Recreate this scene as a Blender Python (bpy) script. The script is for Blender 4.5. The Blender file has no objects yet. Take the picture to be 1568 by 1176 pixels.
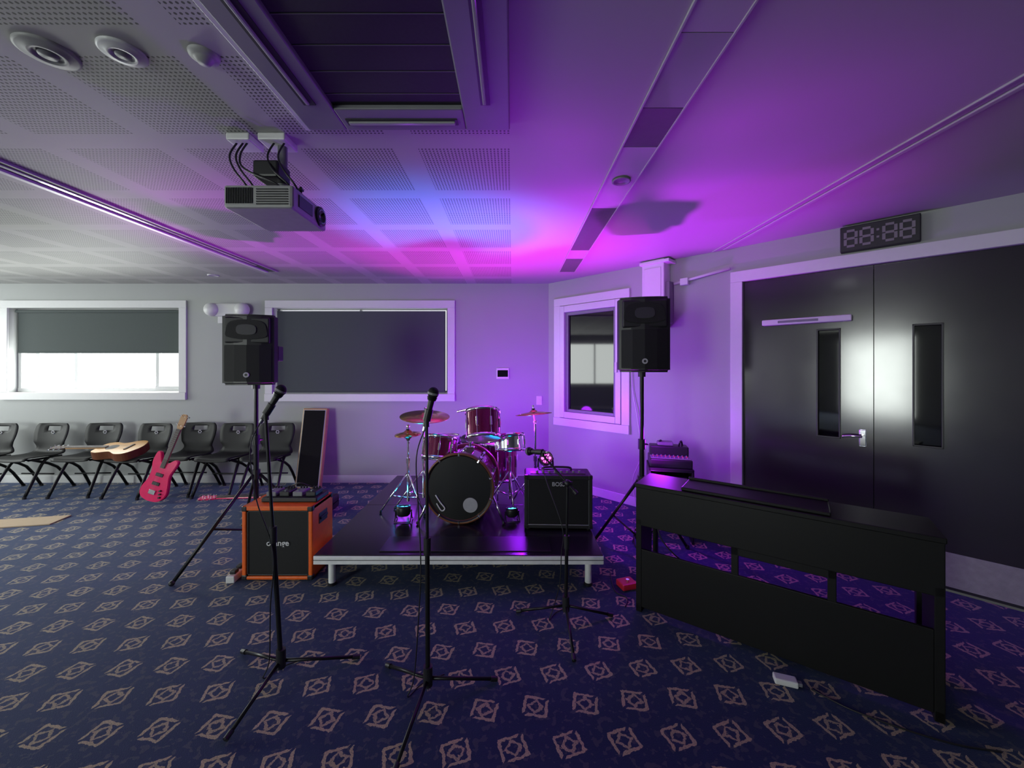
import bpy, bmesh, math, random
from mathutils import Vector, Matrix
random.seed(4)
S=bpy.context.scene
S.view_settings.view_transform='Standard'
H=2.69
# ------------------------------------------------------------ materials
def nodes(m):
    m.use_nodes=True
    return m.node_tree.nodes, m.node_tree.links
def mat(name,col,rough=.5,metal=0,emit=None,es=0,var=.12,nscale=25,bump=0,spec=.5,coat=0):
    m=bpy.data.materials.new(name); N,L=nodes(m)
    b=N['Principled BSDF']
    b.inputs['Roughness'].default_value=rough; b.inputs['Metallic'].default_value=metal
    b.inputs['Specular IOR Level'].default_value=spec
    b.inputs['Coat Weight'].default_value=coat
    tc=N.new('ShaderNodeTexCoord'); n=N.new('ShaderNodeTexNoise'); n.inputs['Scale'].default_value=nscale; n.inputs['Detail'].default_value=3
    L.new(tc.outputs['Object'],n.inputs['Vector'])
    r=N.new('ShaderNodeMapRange'); r.inputs['To Min'].default_value=1-var; r.inputs['To Max'].default_value=1+var
    L.new(n.outputs['Fac'],r.inputs['Value'])
    v=N.new('ShaderNodeVectorMath'); v.operation='SCALE'; v.inputs[0].default_value=col
    L.new(r.outputs[0],v.inputs['Scale']); L.new(v.outputs[0],b.inputs['Base Color'])
    if emit:
        b.inputs['Emission Color'].default_value=(*emit,1); b.inputs['Emission Strength'].default_value=es
    if bump:
        bp=N.new('ShaderNodeBump'); bp.inputs['Strength'].default_value=bump; bp.inputs['Distance'].default_value=.002
        n2=N.new('ShaderNodeTexNoise'); n2.inputs['Scale'].default_value=180
        L.new(tc.outputs['Object'],n2.inputs['Vector']); L.new(n2.outputs['Fac'],bp.inputs['Height']); L.new(bp.outputs[0],b.inputs['Normal'])
    return m
def mth(N,L,op,a,b=None,c=None):
    n=N.new('ShaderNodeMath'); n.operation=op
    for i,x in enumerate((a,b,c)):
        if x is None: continue
        if isinstance(x,(int,float)): n.inputs[i].default_value=x
        else: L.new(x,n.inputs[i])
    return n.outputs[0]
def door_mat():
    m=bpy.data.materials.new('dark_door_laminate'); N,L=nodes(m); b=N['Principled BSDF']
    b.inputs['Base Color'].default_value=(.032,.032,.032,1); b.inputs['Specular IOR Level'].default_value=1.0
    tc=N.new('ShaderNodeTexCoord'); n=N.new('ShaderNodeTexNoise'); n.inputs['Scale'].default_value=8
    L.new(tc.outputs['Object'],n.inputs['Vector'])
    r=N.new('ShaderNodeMapRange'); r.inputs['To Min'].default_value=.12; r.inputs['To Max'].default_value=.15
    L.new(n.outputs['Fac'],r.inputs['Value']); L.new(r.outputs[0],b.inputs['Roughness'])
    return m
def carpet_mat():
    m=bpy.data.materials.new('patterned_carpet'); N,L=nodes(m); b=N['Principled BSDF']
    b.inputs['Roughness'].default_value=.85; b.inputs['Specular IOR Level'].default_value=.25
    b.inputs['Sheen Weight'].default_value=.36; b.inputs['Sheen Roughness'].default_value=.4; b.inputs['Sheen Tint'].default_value=(.5,.65,1,1)
    M=lambda op,a,b_=None,c=None: mth(N,L,op,a,b_,c)
    tc=N.new('ShaderNodeTexCoord'); 
    nz=N.new('ShaderNodeTexNoise'); nz.inputs['Scale'].default_value=45; nz.inputs['Detail'].default_value=3
    L.new(tc.outputs['Object'],nz.inputs['Vector'])
    mp=N.new('ShaderNodeMapping'); mp.inputs['Rotation'].default_value=(0,0,math.radians(-4))
    L.new(tc.outputs['Object'],mp.inputs['Vector'])
    sp=N.new('ShaderNodeSeparateXYZ'); L.new(mp.outputs[0],sp.inputs[0])
    px,py=.235,.19
    yr=M('DIVIDE',sp.outputs['Y'],py); row=M('FLOOR',yr)
    off=M('MULTIPLY',M('FLOORED_MODULO',row,2),.5)
    xr=M('ADD',M('DIVIDE',sp.outputs['X'],px),off)
    u0=M('MULTIPLY',M('SUBTRACT',M('FRACT',xr),.5),px); v0=M('MULTIPLY',M('SUBTRACT',M('FRACT',yr),.5),py)
    ang=M('MULTIPLY',M('SUBTRACT',M('FLOORED_MODULO',row,2),.5),.50)
    ca=M('COSINE',ang); sa=M('SINE',ang)
    u=M('SUBTRACT',M('MULTIPLY',u0,ca),M('MULTIPLY',v0,sa)); v=M('ADD',M('MULTIPLY',u0,sa),M('MULTIPLY',v0,ca))
    jit=M('MULTIPLY',M('SUBTRACT',nz.outputs['Fac'],.5),.022)
    au=M('ADD',M('ABSOLUTE',u),jit); av=M('ADD',M('ABSOLUTE',v),jit)
    d=M('MAXIMUM',M('MAXIMUM',au,M('MULTIPLY',av,1.1)),M('MULTIPLY',M('ADD',au,av),.56))
    ring=M('MULTIPLY',M('GREATER_THAN',d,.044),M('LESS_THAN',d,.058))
    dg=M('ABSOLUTE',M('SUBTRACT',u,v)); 
    ring=M('MULTIPLY',ring,M('GREATER_THAN',dg,.009))
    dd=M('ADD',au,av)
    dia=M('MULTIPLY',M('GREATER_THAN',dd,.024),M('LESS_THAN',dd,.042))
    mask=M('MINIMUM',M('ADD',ring,M('MULTIPLY',dia,.85)),1)
    n2=N.new('ShaderNodeTexNoise'); n2.inputs['Scale'].default_value=30; n2.inputs['Detail'].default_value=2
    L.new(tc.outputs['Object'],n2.inputs['Vector'])
    fl=M('MULTIPLY',M('GREATER_THAN',n2.outputs['Fac'],.58),.07)
    n3=N.new('ShaderNodeTexNoise'); n3.inputs['Scale'].default_value=260
    L.new(tc.outputs['Object'],n3.inputs['Vector'])
    mask=M('MINIMUM',M('ADD',M('MULTIPLY',mask,M('SUBTRACT',M('MULTIPLY',n3.outputs['Fac'],2.4),.40)),fl),1)
    mask=M('MAXIMUM',mask,0)
    mx=N.new('ShaderNodeMix'); mx.data_type='RGBA'
    mx.inputs['A'].default_value=(.011,.018,.064,1); mx.inputs['B'].default_value=(.50,.41,.22,1)
    L.new(mask,mx.inputs['Factor']); L.new(mx.outputs['Result'],b.inputs['Base Color'])
    bp=N.new('ShaderNodeBump'); bp.inputs['Strength'].default_value=.5; bp.inputs['Distance'].default_value=.004
    L.new(n3.outputs['Fac'],bp.inputs['Height']); L.new(bp.outputs[0],b.inputs['Normal'])
    return m
def ceil_mat():
    m=bpy.data.materials.new('perforated_ceiling'); N,L=nodes(m); b=N['Principled BSDF']
    b.inputs['Roughness'].default_value=.6
    M=lambda op,a,b_=None,c=None: mth(N,L,op,a,b_,c)
    tc=N.new('ShaderNodeTexCoord'); sp=N.new('ShaderNodeSeparateXYZ'); L.new(tc.outputs['Object'],sp.inputs[0])
    X,Y=sp.outputs['X'],sp.outputs['Y']
    fx=M('MULTIPLY',M('FRACT',M('DIVIDE',M('ADD',X,12.0),.6)),.6)
    fy=M('MULTIPLY',M('FRACT',M('DIVIDE',M('SUBTRACT',M('ADD',Y,12.0),.20),.6)),.6)
    inx=M('MULTIPLY',M('GREATER_THAN',fx,.12),M('LESS_THAN',fx,.595)); iny=M('LESS_THAN',fy,.475)
    reg=M('LESS_THAN',X,0.0)
    pan=M('MULTIPLY',M('MULTIPLY',inx,iny),reg)
    p=.0185
    hx=M('SUBTRACT',M('FRACT',M('DIVIDE',fx,p)),.5); hy=M('SUBTRACT',M('FRACT',M('DIVIDE',fy,p)),.5)
    r=M('SQRT',M('ADD',M('MULTIPLY',hx,hx),M('MULTIPLY',hy,hy)))
    hole=M('MULTIPLY',M('LESS_THAN',r,.27),pan)
    mx=N.new('ShaderNodeMix'); mx.data_type='RGBA'
    mx.inputs['A'].default_value=(.44,.44,.43,1); mx.inputs['B'].default_value=(.045,.045,.045,1)
    L.new(hole,mx.inputs['Factor'])
    L.new(mx.outputs['Result'],b.inputs['Base Color'])
    return m
M_wall=mat('painted_wall',(.38,.39,.39),.6,var=.03,nscale=3,bump=.15)
M_trim=mat('white_gloss_trim',(.68,.68,.69),.35,var=.03)
M_ctrim=mat('ceiling_trim_paint',(.45,.45,.45),.5,var=.03)
M_floor=carpet_mat(); M_ceil=ceil_mat()
M_black=mat('black_plastic',(.012,.012,.014),.42)
M_chair=mat('black_chair_plastic',(.010,.010,.011),.55,spec=.35)
M_blackm=mat('black_painted_metal',(.012,.012,.013),.35,metal=.4)
M_tolex=mat('black_vinyl',(.012,.012,.014),.6,bump=.5,nscale=200)
M_grille=mat('black_speaker_grille',(.012,.012,.013),.6,nscale=300,var=.6,spec=.3)
M_cloth=mat('black_cloth',(.012,.012,.012),.95,nscale=200,var=.4,spec=.1)
M_piano=mat('piano_black_satin',(.008,.008,.008),.42,nscale=10,var=.1,spec=.25)
M_door=door_mat()
M_glassd=mat('dark_glass',(.004,.004,.005),.04,var=.0,spec=.6)
M_alu=mat('aluminium',(.88,.88,.88),.4,metal=.1)
M_chrome=mat('chrome',(.85,.85,.88),.12,metal=1)
M_string=mat('guitar_string',(.25,.25,.26),.5,metal=.6)
M_kick=mat('kick_plate',(.30,.30,.30),.6,metal=.0,bump=.6,var=.25)
M_blind=mat('roller_blind_fabric',(.065,.08,.08),.8,var=.05,nscale=60)
M_orange=mat('orange_vinyl',(.85,.13,.008),.45,bump=.5)
M_stage=mat('stage_deck_black',(.012,.010,.014),.22,var=.4,nscale=40)
M_pink=mat('magenta_gloss',(.80,.012,.13),.2,coat=.4)
M_maple=mat('maple_neck',(.45,.26,.12),.35,var=.2,nscale=14)
M_rose=mat('rosewood',(.05,.025,.018),.5,var=.3)
M_spruce=mat('spruce_top',(.62,.33,.10),.3,var=.12,nscale=18)
M_mahog=mat('guitar_side_wood',(.16,.05,.02),.3,var=.2)
M_white=mat('white_plastic',(.7,.7,.7),.4,var=.02)
M_shellp=mat('maroon_sparkle_shell',(.20,.008,.07),.16,metal=.4,var=.9,nscale=260,coat=.8)
M_hoopw=mat('bass_hoop_wood',(.20,.07,.03),.3,var=.2)
M_head=mat('clear_drum_head',(.45,.40,.36),.4,var=.05)
M_headb=mat('black_drum_head',(.006,.006,.007),.35,var=.05)
M_cym=mat('bronze_cymbal',(.65,.42,.18),.25,metal=1,var=.1)
M_red=mat('red_plastic',(.6,.02,.05),.4)
M_card=mat('cardboard',(.50,.38,.26),.8,var=.08)
M_grey=mat('grey_plastic',(.20,.20,.22),.45)
M_det=mat('detector_plastic',(.36,.36,.36),.5)
M_acb=mat('air_con_panel',(.22,.22,.24),.5,var=.03)
M_slot=mat('recess_dark',(.03,.03,.035),.5)
M_slot2=mat('recess_grey',(.10,.10,.11),.4)
M_diff=mat('light_diffuser_off',(.40,.40,.41),.10,var=.05,nscale=4)
M_seg=mat('led_segment_off',(.42,.42,.44),.4)
M_seg2=mat('clock_segment_off',(.20,.19,.19),.5)
M_filter=mat('ac_filter',(.02,.02,.024),.7,var=.3,nscale=80)
M_green=mat('jade_knob',(.2,.5,.3),.4)
M_ledm=mat('led_magenta',(.3,.05,.3),.3,emit=(1,.08,.75),es=6)
M_ledc=mat('led_cyan',(.05,.3,.4),.3,emit=(.05,.55,1),es=6)
M_glowpane=mat('emissive_daylight_pane',(.5,.5,.5),.6,emit=(.92,1,.94),es=15)  # pane emits its own light in place of daylight, for the door highlight
# ------------------------------------------------------------ mesh builder
def catmull(pts,n=6,closed=True):
    out=[]; k=len(pts)
    rng=range(k) if closed else range(k-1)
    for i in rng:
        if closed: p=[Vector(pts[(i+j-1)%k]) for j in range(4)]
        else: p=[Vector(pts[min(max(i+j-1,0),k-1)]) for j in range(4)]
        for s in range(n):
            t=s/n
            out.append(.5*((2*p[1])+(p[2]-p[0])*t+(2*p[0]-5*p[1]+4*p[2]-p[3])*t*t+(3*p[1]-p[0]-3*p[2]+p[3])*t**3))
    if not closed: out.append(Vector(pts[-1]))
    return out
def frame(a,b):
    a=Vector(a);b=Vector(b); d=b-a
    q=Vector((0,0,1)).rotation_difference(d.normalized())
    return Matrix.Translation((a+b)/2)@q.to_matrix().to_4x4(), d.length
class B:
    def __init__(s,name,*mats):
        s.name=name; s.bm=bmesh.new(); s.mats=list(mats)
    def mi(s,m):
        if m not in s.mats: s.mats.append(m)
        return s.mats.index(m)
    def add(s,tb,m,M=None,smooth=False):
        if M is not None: bmesh.ops.transform(tb,matrix=M,verts=tb.verts)
        k=s.mi(m)
        for f in tb.faces: f.material_index=k; f.smooth=smooth
        me=bpy.data.meshes.new('t'); tb.to_mesh(me); tb.free(); s.bm.from_mesh(me); bpy.data.meshes.remove(me)
        return s
    def box(s,lo,hi,m,bev=0,R=None,seg=2):
        tb=bmesh.new(); bmesh.ops.create_cube(tb,size=1)
        lo=Vector(lo);hi=Vector(hi); c=(lo+hi)/2; d=hi-lo
        bmesh.ops.scale(tb,vec=d,verts=tb.verts)
        if bev: bmesh.ops.bevel(tb,geom=tb.edges[:],offset=bev,segments=seg,affect='EDGES',profile=.5)
        M=Matrix.Translation(c)
        if R is not None: M=M@R
        return s.add(tb,m,M)
    def cyl(s,a,b,r,m,r2=None,seg=20,bev=0):
        M,l=frame(a,b); tb=bmesh.new()
        bmesh.ops.create_cone(tb,cap_ends=True,segments=seg,radius1=r,radius2=r if r2 is None else r2,depth=l)
        s.add(tb,m,M,False)
        return s
    def sph(s,c,r,m,sc=(1,1,1)):
        tb=bmesh.new(); bmesh.ops.create_uvsphere(tb,u_segments=20,v_segments=12,radius=r)
        return s.add(tb,m,Matrix.Translation(c)@Matrix.Diagonal((*sc,1)),True)
    def tube(s,pts,r,m,seg=8,smooth=0,closed=False):
        if smooth: pts=catmull(pts,smooth,closed)
        pts=[Vector(p) for p in pts]; tb=bmesh.new(); rings=[]; n=len(pts)
        up=None
        for i,p in enumerate(pts):
            if closed: d=(pts[(i+1)%n]-pts[i-1])
            else: d=(pts[min(i+1,n-1)]-pts[max(i-1,0)])
            d.normalize()
            if up is None:
                up=Vector((0,0,1)) if abs(d.z)<.9 else Vector((1,0,0))
            x=up-d*up.dot(d)
            if x.length<1e-5: x=d.orthogonal()
            x.normalize(); up=x; y=d.cross(x)
            rings.append([tb.verts.new(p+(x*math.cos(2*math.pi*k/seg)+y*math.sin(2*math.pi*k/seg))*r) for k in range(seg)])
        for i in range(n if closed else n-1):
            A=rings[i];C=rings[(i+1)%n]
            for k in range(seg): tb.faces.new((A[k],A[(k+1)%seg],C[(k+1)%seg],C[k]))
        if not closed:
            tb.faces.new(rings[0][::-1]); tb.faces.new(rings[-1])
        bmesh.ops.recalc_face_normals(tb,faces=tb.faces)
        return s.add(tb,m,None,True)
    def lathe(s,prof,m,M=None,seg=36):
        tb=bmesh.new(); rings=[]
        for r,z in prof:
            rings.append([tb.verts.new((max(r,1e-4)*math.cos(2*math.pi*k/seg),max(r,1e-4)*math.sin(2*math.pi*k/seg),z)) for k in range(seg)])
        for a,b in zip(rings,rings[1:]):
            for k in range(seg): tb.faces.new((a[k],a[(k+1)%seg],b[(k+1)%seg],b[k]))
        bmesh.ops.recalc_face_normals(tb,faces=tb.faces)
        return s.add(tb,m,M,True)
    def prism(s,pts,h,m,M=None,bev=0,seg=2):
        tb=bmesh.new(); vs=[tb.verts.new((p[0],p[1],0)) for p in pts]
        f=tb.faces.new(vs); r=bmesh.ops.extrude_face_region(tb,geom=[f])
        bmesh.ops.translate(tb,vec=(0,0,h),verts=[v for v in r['geom'] if isinstance(v,bmesh.types.BMVert)])
        bmesh.ops.recalc_face_normals(tb,faces=tb.faces)
        if bev:
            ed=[e for e in tb.edges if any(len(f.verts)>4 for f in e.link_faces) or len(pts)==4]
            bmesh.ops.bevel(tb,geom=ed,offset=bev,segments=seg,affect='EDGES')
        return s.add(tb,m,M)
    def done(s,loc=(0,0,0),rz=0,M=None):
        me=bpy.data.meshes.new(s.name); s.bm.to_mesh(me); s.bm.free()
        for m in s.mats: me.materials.append(m)
        o=bpy.data.objects.new(s.name,me); S.collection.objects.link(o)
        if M is not None: o.matrix_world=M
        else: o.location=loc; o.rotation_euler=(0,0,rz)
        return o
def RX(a): return Matrix.Rotation(math.radians(a),4,'X')
def RY(a): return Matrix.Rotation(math.radians(a),4,'Y')
def RZ(a): return Matrix.Rotation(math.radians(a),4,'Z')
T=Matrix.Translation
# ------------------------------------------------------------ room
A45=-math.pi/4; C45=(.495,5.3,0)
poly=[(-8.5,-5),(5,-5),(5,.795),(.495,5.3),(-8.5,5.3)]
o=B('floor').prism(poly,-.1,M_floor).done()
o=B('ceiling').prism(poly,.1,M_ceil).done((0,0,H))
def wall(name,L,ops,loc,rz,th=.2):
    b=B(name)
    xs=sorted(set([0,L]+[v for o in ops for v in o[:2]]))
    for a,c in zip(xs,xs[1:]):
        cuts=sorted([(o[2],o[3]) for o in ops if o[0]<=a+1e-6 and o[1]>=c-1e-6])
        z=0
        for z0,z1 in cuts:
            if z0>z: b.box((a,0,z),(c,th,z0),M_wall)
            z=z1
        if z<H: b.box((a,0,z),(c,th,H),M_wall)
    return b.done(loc,rz)
X0=-8.5
wall('wall_back',8.995,[(X0*-1-6.8,8.5-4.49,1.22,2.36),(8.5-3.22,8.5-.87,1.2,2.36)],(X0,5.3,0),0)
wall('wall_right',6.371,[(.21,1.10,.9,2.36),(2.34,4.13,0,2.36)],C45,A45)
B('light_leak_backing').box((2.2,.205,-.1),(4.3,.25,2.5),M_black).done(C45,A45)  # unseen black slab added to stop sky light leaking round the doors
B('light_leak_backing').box((.1,.205,.8),(1.2,.25,2.5),M_black).done(C45,A45)  # second unseen slab added, closing off light behind the angled window
wall('wall_side',5.795,[],(5,.795,0),-math.pi/2)
wall('wall_left',10.3,[(2.0,5.2,.9,2.3),(6.7,9.9,.9,2.4)],(-8.5,-5,0),math.pi/2)
wall('wall_rear',13.5,[(9.7,12.1,.05,2.4)],(5,-5,0),math.pi)
# baseboards
B('baseboard_back').box((-8.5,-.018,0),(.488,0,.10),M_trim,.004).done((0,5.299,0))
B('baseboard_right').box((.01,-.018,0),(2.235,0,.10),M_trim,.004).done((C45[0],C45[1],0),A45)
B('baseboard_side').box((4.24,-.018,0),(6.36,0,.10),M_trim,.004).done((C45[0],C45[1],0),A45)
B('baseboard_left').box((-8.499,-4.9,0),(-8.48,5.2,.10),M_trim,.004).done()
def casing(b,x0,x1,z0,z1,w=.1,t=.025,y=0,bottom=True):
    b.box((x0,y-t,z0 if not bottom else z0+w),(x0+w,y,z1-w),M_trim,.004); b.box((x1-w,y-t,z0 if not bottom else z0+w),(x1,y,z1-w),M_trim,.004)
    b.box((x0,y-t,z1-w),(x1,y,z1),M_trim,.004)
    if bottom: b.box((x0,y-t-.012,z0),(x1,y,z0+w),M_trim,.004)
# window 1 (half-drawn blind)
b=B('window_1'); casing(b,-6.90,-4.39,1.12,2.46)
fx0,fx1,fz0,fz1=-6.795,-4.495,1.225,2.355
for x in (fx0,-6.55,-6.02,-4.90,fx1-.05): b.box((x,.09,fz0),(x+.045,.14,fz1),M_trim,.004)
b.box((fx0,.085,fz0),(fx1,.145,fz0+.05),M_trim,.004); b.box((fx0,.085,fz1-.05),(fx1,.145,fz1),M_trim,.004)
b.box((-4.90,.08,1.25),(-4.55,.10,1.30),M_trim,.003)
b.done((0,5.3,0))
b=B('roller_blind'); b.box((-6.73,.04,1.77),(-4.52,.044,2.31),M_blind); b.box((-6.73,.032,1.75),(-4.52,.052,1.775),M_blind,.005); b.cyl((-6.75,.04,2.32),(-4.51,.04,2.32),.022,M_blind); b.done((0,5.3,0))
b=B('window_2'); casing(b,-3.33,-.77,1.10,2.46)
fx0,fx1,fz0,fz1=-3.215,-.875,1.205,2.355
for x in (fx0,-2.1,fx1-.03): b.box((x,.10,fz0),(x+.03,.14,fz1),M_trim,.004)
b.box((fx0,.1,fz0),(fx1,.14,fz0+.03),M_trim); b.box((fx0,.1,fz1-.012),(fx1,.14,fz1),M_trim)
b.done((0,5.3,0))
b=B('roller_blind'); b.box((-3.20,.04,1.215),(-.905,.044,2.325),M_blind); b.box((-3.20,.032,1.21),(-.905,.052,1.235),M_blind,.005); b.done((0,5.3,0))
# window 3 on the angled wall
b=B('window_3'); casing(b,.11,1.20,.80,2.46)
b.box((.215,-.035,.905),(.285,.06,2.355),M_trim,.006); b.box((1.025,-.035,.905),(1.095,.06,2.355),M_trim,.006)
b.box((.285,-.035,.905),(1.025,.06,.985),M_trim,.006); b.box((.285,-.035,2.27),(1.025,.06,2.355),M_trim,.006)
b.box((.285,.0,.985),(.325,.05,2.27),M_grey,.004); b.box((.985,.0,.985),(1.025,.05,2.27),M_grey,.004)
b.box((.325,0,2.23),(.985,.05,2.27),M_grey,.004); b.box((.325,0,.985),(.985,.05,1.02),M_grey,.004)
b.box((.32,.03,1.0),(.99,.04,2.25),M_glassd)
b.box((1.035,-.06,1.5),(1.06,-.035,1.62),M_white,.004)
b.done(C45,A45)
# doors
def leaf(name,x0,x1,vx0,vx1,hx,plate=True):
    b=B(name); y0,y1=.015,.06
    b.box((x0,y0,.01),(vx0,y1,2.355),M_door); b.box((vx1,y0,.01),(x1,y1,2.355),M_door)
    b.box((vx0,y0,.01),(vx1,y1,1.0),M_door); b.box((vx0,y0,1.875),(vx1,y1,2.355),M_door)
    b.box((vx0,y0+.02,1.0),(vx1,y0+.025,1.875),M_glassd)
    for a,c,d,e in ((vx0-.008,vx0+.004,.990,1.885),(vx1-.004,vx1+.008,.990,1.885)): b.box((a,y0-.008,d),(c,y0+.001,e),M_black,.002)
    b.box((vx0-.008,y0-.008,.990),(vx1+.008,y0+.001,1.004),M_black,.002); b.box((vx0-.008,y0-.008,1.871),(vx1+.008,y0+.001,1.885),M_black,.002)
    b.box((x0+.01,y0-.003,.03),(x1-.01,y0,.27),M_kick)
    if plate:
        b.box((hx-.022,y0-.008,.95),(hx+.022,y0+.001,1.08),M_chrome,.006)
        b.cyl((hx,y0,1.03),(hx,y0-.055,1.03),.011,M_chrome); s=-1
        b.tube([(hx,y0-.055,1.03),(hx+s*.06,y0-.06,1.03),(hx+s*.12,y0-.055,1.02)],.010,M_chrome,smooth=4)
    return b
b=leaf('door_1',2.345,3.231,2.89,3.03,3.17)
b.box((2.50,-.045,1.935),(3.11,.016,1.985),M_white,.008); b.box((2.62,-.048,1.95),(2.9,-.044,1.97),M_grey,.002)
b.done(C45,A45)
leaf('door_2',3.236,4.125,3.45,3.59,3.30,False).done(C45,A45)
b=B('trim_1'); casing(b,2.24,4.23,0,2.46,t=.03,bottom=False)
b.done(C45,A45)
# wall box and rail
b=B('roller_screen_housing'); b.box((1.42,-.16,1.98),(1.66,-.001,H-.005),M_trim,.008); b.box((1.45,-.165,2.03),(1.63,-.158,2.6),M_white,.004)
b.box((1.66,-.12,2.02),(1.70,-.02,2.45),M_grey,.006); b.box((1.40,-.18,2.64),(1.72,-.001,2.672),M_trim,.005)
b.done(C45,A45)
b=B('conduit_rail'); b.tube([(1.71,-.03,2.43),(2.235,-.03,2.50)],.014,M_trim); b.box((1.78,-.06,2.40),(1.86,-.003,2.47),M_white,.006); b.done(C45,A45)
# digital clock
b=B('digital_wall_clock'); b.box((3.04,-.06,2.475),(3.485,-.002,2.672),M_black,.006)
def digit(x,z,w,h,t=.018,y=-.066):
    b.box((x+t,y,z),(x+w-t,y+.008,z+t),M_seg2); b.box((x+t,y,z+h-t),(x+w-t,y+.008,z+h),M_seg2); b.box((x+t,y,z+h/2-t/2),(x+w-t,y+.008,z+h/2+t/2),M_seg2)
    for xx in (x,x+w-t):
        b.box((xx,y,z+t),(xx+t,y+.008,z+h/2-t/4),M_seg2); b.box((xx,y,z+h/2+t/4),(xx+t,y+.008,z+h-t),M_seg2)
for x in (3.063,3.155,3.283,3.375): digit(x,2.505,.082,.137)
for z in (2.545,2.60): b.box((3.252,-.066,z),(3.267,-.058,z+.015),M_seg2)
b.done(C45,A45)
# back wall bits
b=B('emergency_light'); b.box((-4.02,-.07,2.24),(-3.62,-.001,2.42),M_white,.03,seg=3)
for x in (-4.03,-3.62): b.lathe([(0,.09),(.05,.085),(.08,.06),(.09,.02),(.09,0),(0,0)],M_white,T((x+.02,-.05,2.33))@RX(90))
b.box((-3.96,-.03,2.15),(-3.83,-.001,2.25),M_white,.006)
b.done((0,5.3,0))
b=B('thermostat_panel'); b.box((-.21,-.02,1.40),(-.04,-.001,1.55),M_white,.006); b.box((-.195,-.024,1.43),(-.055,-.019,1.52),M_glassd,.002); b.done((0,5.3,0))
b=B('light_switch'); b.box((.33,-.012,1.05),(.405,-.001,1.17),M_white,.004); b.box((.355,-.018,1.09),(.38,-.011,1.13),M_white,.002); b.done((0,5.3,0))
b=B('wall_socket'); b.box((-.05,-.012,.30),(.08,-.001,.38),M_white,.004); b.box((-.02,-.018,.34),(.0,-.011,.36),M_grey,.002); b.done((0,5.3,0))
# ------------------------------------------------------------ ceiling fixtures
b=B('ceiling_light_track'); b.box((-2.90,-4,-.02),(-2.86,4.6,0),M_trim,.003); b.box((-2.86,-4,-.006),(-2.76,4.6,0),M_slot); b.box((-2.83,-4,-.012),(-2.80,4.3,-.004),M_diff,.002); b.box((-2.76,-4,-.014),(-2.745,4.6,0),M_ctrim,.003); b.done((0,0,H))
b=B('ceiling_light_strip')
b.box((.55,-4,-.010),(.56,4.62,0),M_ctrim,.002); b.box((.735,-4,-.010),(.745,4.62,0),M_ctrim,.002)
segs=[(-4,1.05,M_ctrim),(1.05,1.30,M_ctrim),(1.30,1.68,M_diff),(1.68,1.98,M_slot2),(1.98,2.75,M_ctrim),(2.75,3.75,M_slot2),(3.75,4.05,M_ctrim),(4.05,4.62,M_slot2)]
for a,c,m in segs: b.box((.56,a,-.006),(.735,c-.004,0),m)
b.lathe([(.05,-.008),(.055,-.016),(.045,-.018),(.04,-.009),(0,-.009)],M_grey,T((.65,2.33,0)))
b.done((0,0,H))
b=B('trim_2'); b.box((1.94,-4,-.010),(1.952,3.80,0),M_ctrim,.003); b.box((2.0,-4,-.012),(2.03,3.72,0),M_ctrim,.005); b.done((0,0,H))
b=B('air_conditioning_cassette'); z=-.03
b.box((-.93,.82,z),(-.755,1.80,0),M_acb,.006); b.box((-.21,.82,z),(-.01,1.80,0),M_acb,.006)
b.box((-.755,1.65,z),(-.21,1.80,0),M_acb,.006); b.box((-.755,.82,z),(-.21,1.0,0),M_acb,.006)
b.box((-.755,1.0,-.012),(-.21,1.65,-.002),M_filter)
for i in range(5): b.box((-.755,1.10+i*.12,-.014),(-.21,1.103+i*.12,-.010),M_slot2)
b.box((-.73,1.715,z-.004),(-.24,1.755,z+.004),M_slot); b.box((-.72,1.725,z-.012),(-.25,1.745,z-.002),M_diff,.004)
b.box((-.13,1.03,z-.004),(-.09,1.62,z+.004),M_slot); b.box((-.12,1.04,z-.012),(-.105,1.61,z-.002),M_diff,.004)
b.box((-.86,1.03,z-.004),(-.81,1.62,z+.004),M_slot); b.box((-.845,1.04,z-.012),(-.83,1.61,z-.002),M_diff,.004)
b.box((-.955,.80,-.02),(-.93,1.82,0),M_trim,.003)
b.done((0,0,H))
for x,r,m,nm in ((-1.64,.083,M_det,'ceiling_speaker'),(-1.376,.068,M_trim,'smoke_detector')):
    b=B(nm); b.lathe([(0,-.010),(r*.45,-.010),(r*.5,-.016),(r*.62,-.016),(r*.7,-.010),(r*.9,-.010),(r,-.006),(r,0)],m,T((x,1.385,0))); b.lathe([(0,-.017),(r*.3,-.016),(r*.34,-.010)],M_grey,T((x,1.385,0))); b.done((0,0,H))
b=B('motion_sensor'); b.lathe([(0,-.032),(.02,-.030),(.028,-.018),(.034,-.014),(.045,-.010),(.048,0)],M_det,T((-1.10,1.40,0))); b.done((0,0,H))
b=B('downlight'); b.lathe([(0,-.004),(.045,-.004),(.05,-.012),(.06,-.008),(.062,0)],M_trim,T((-3.66,4.8,0))); b.done((0,0,H))
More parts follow.
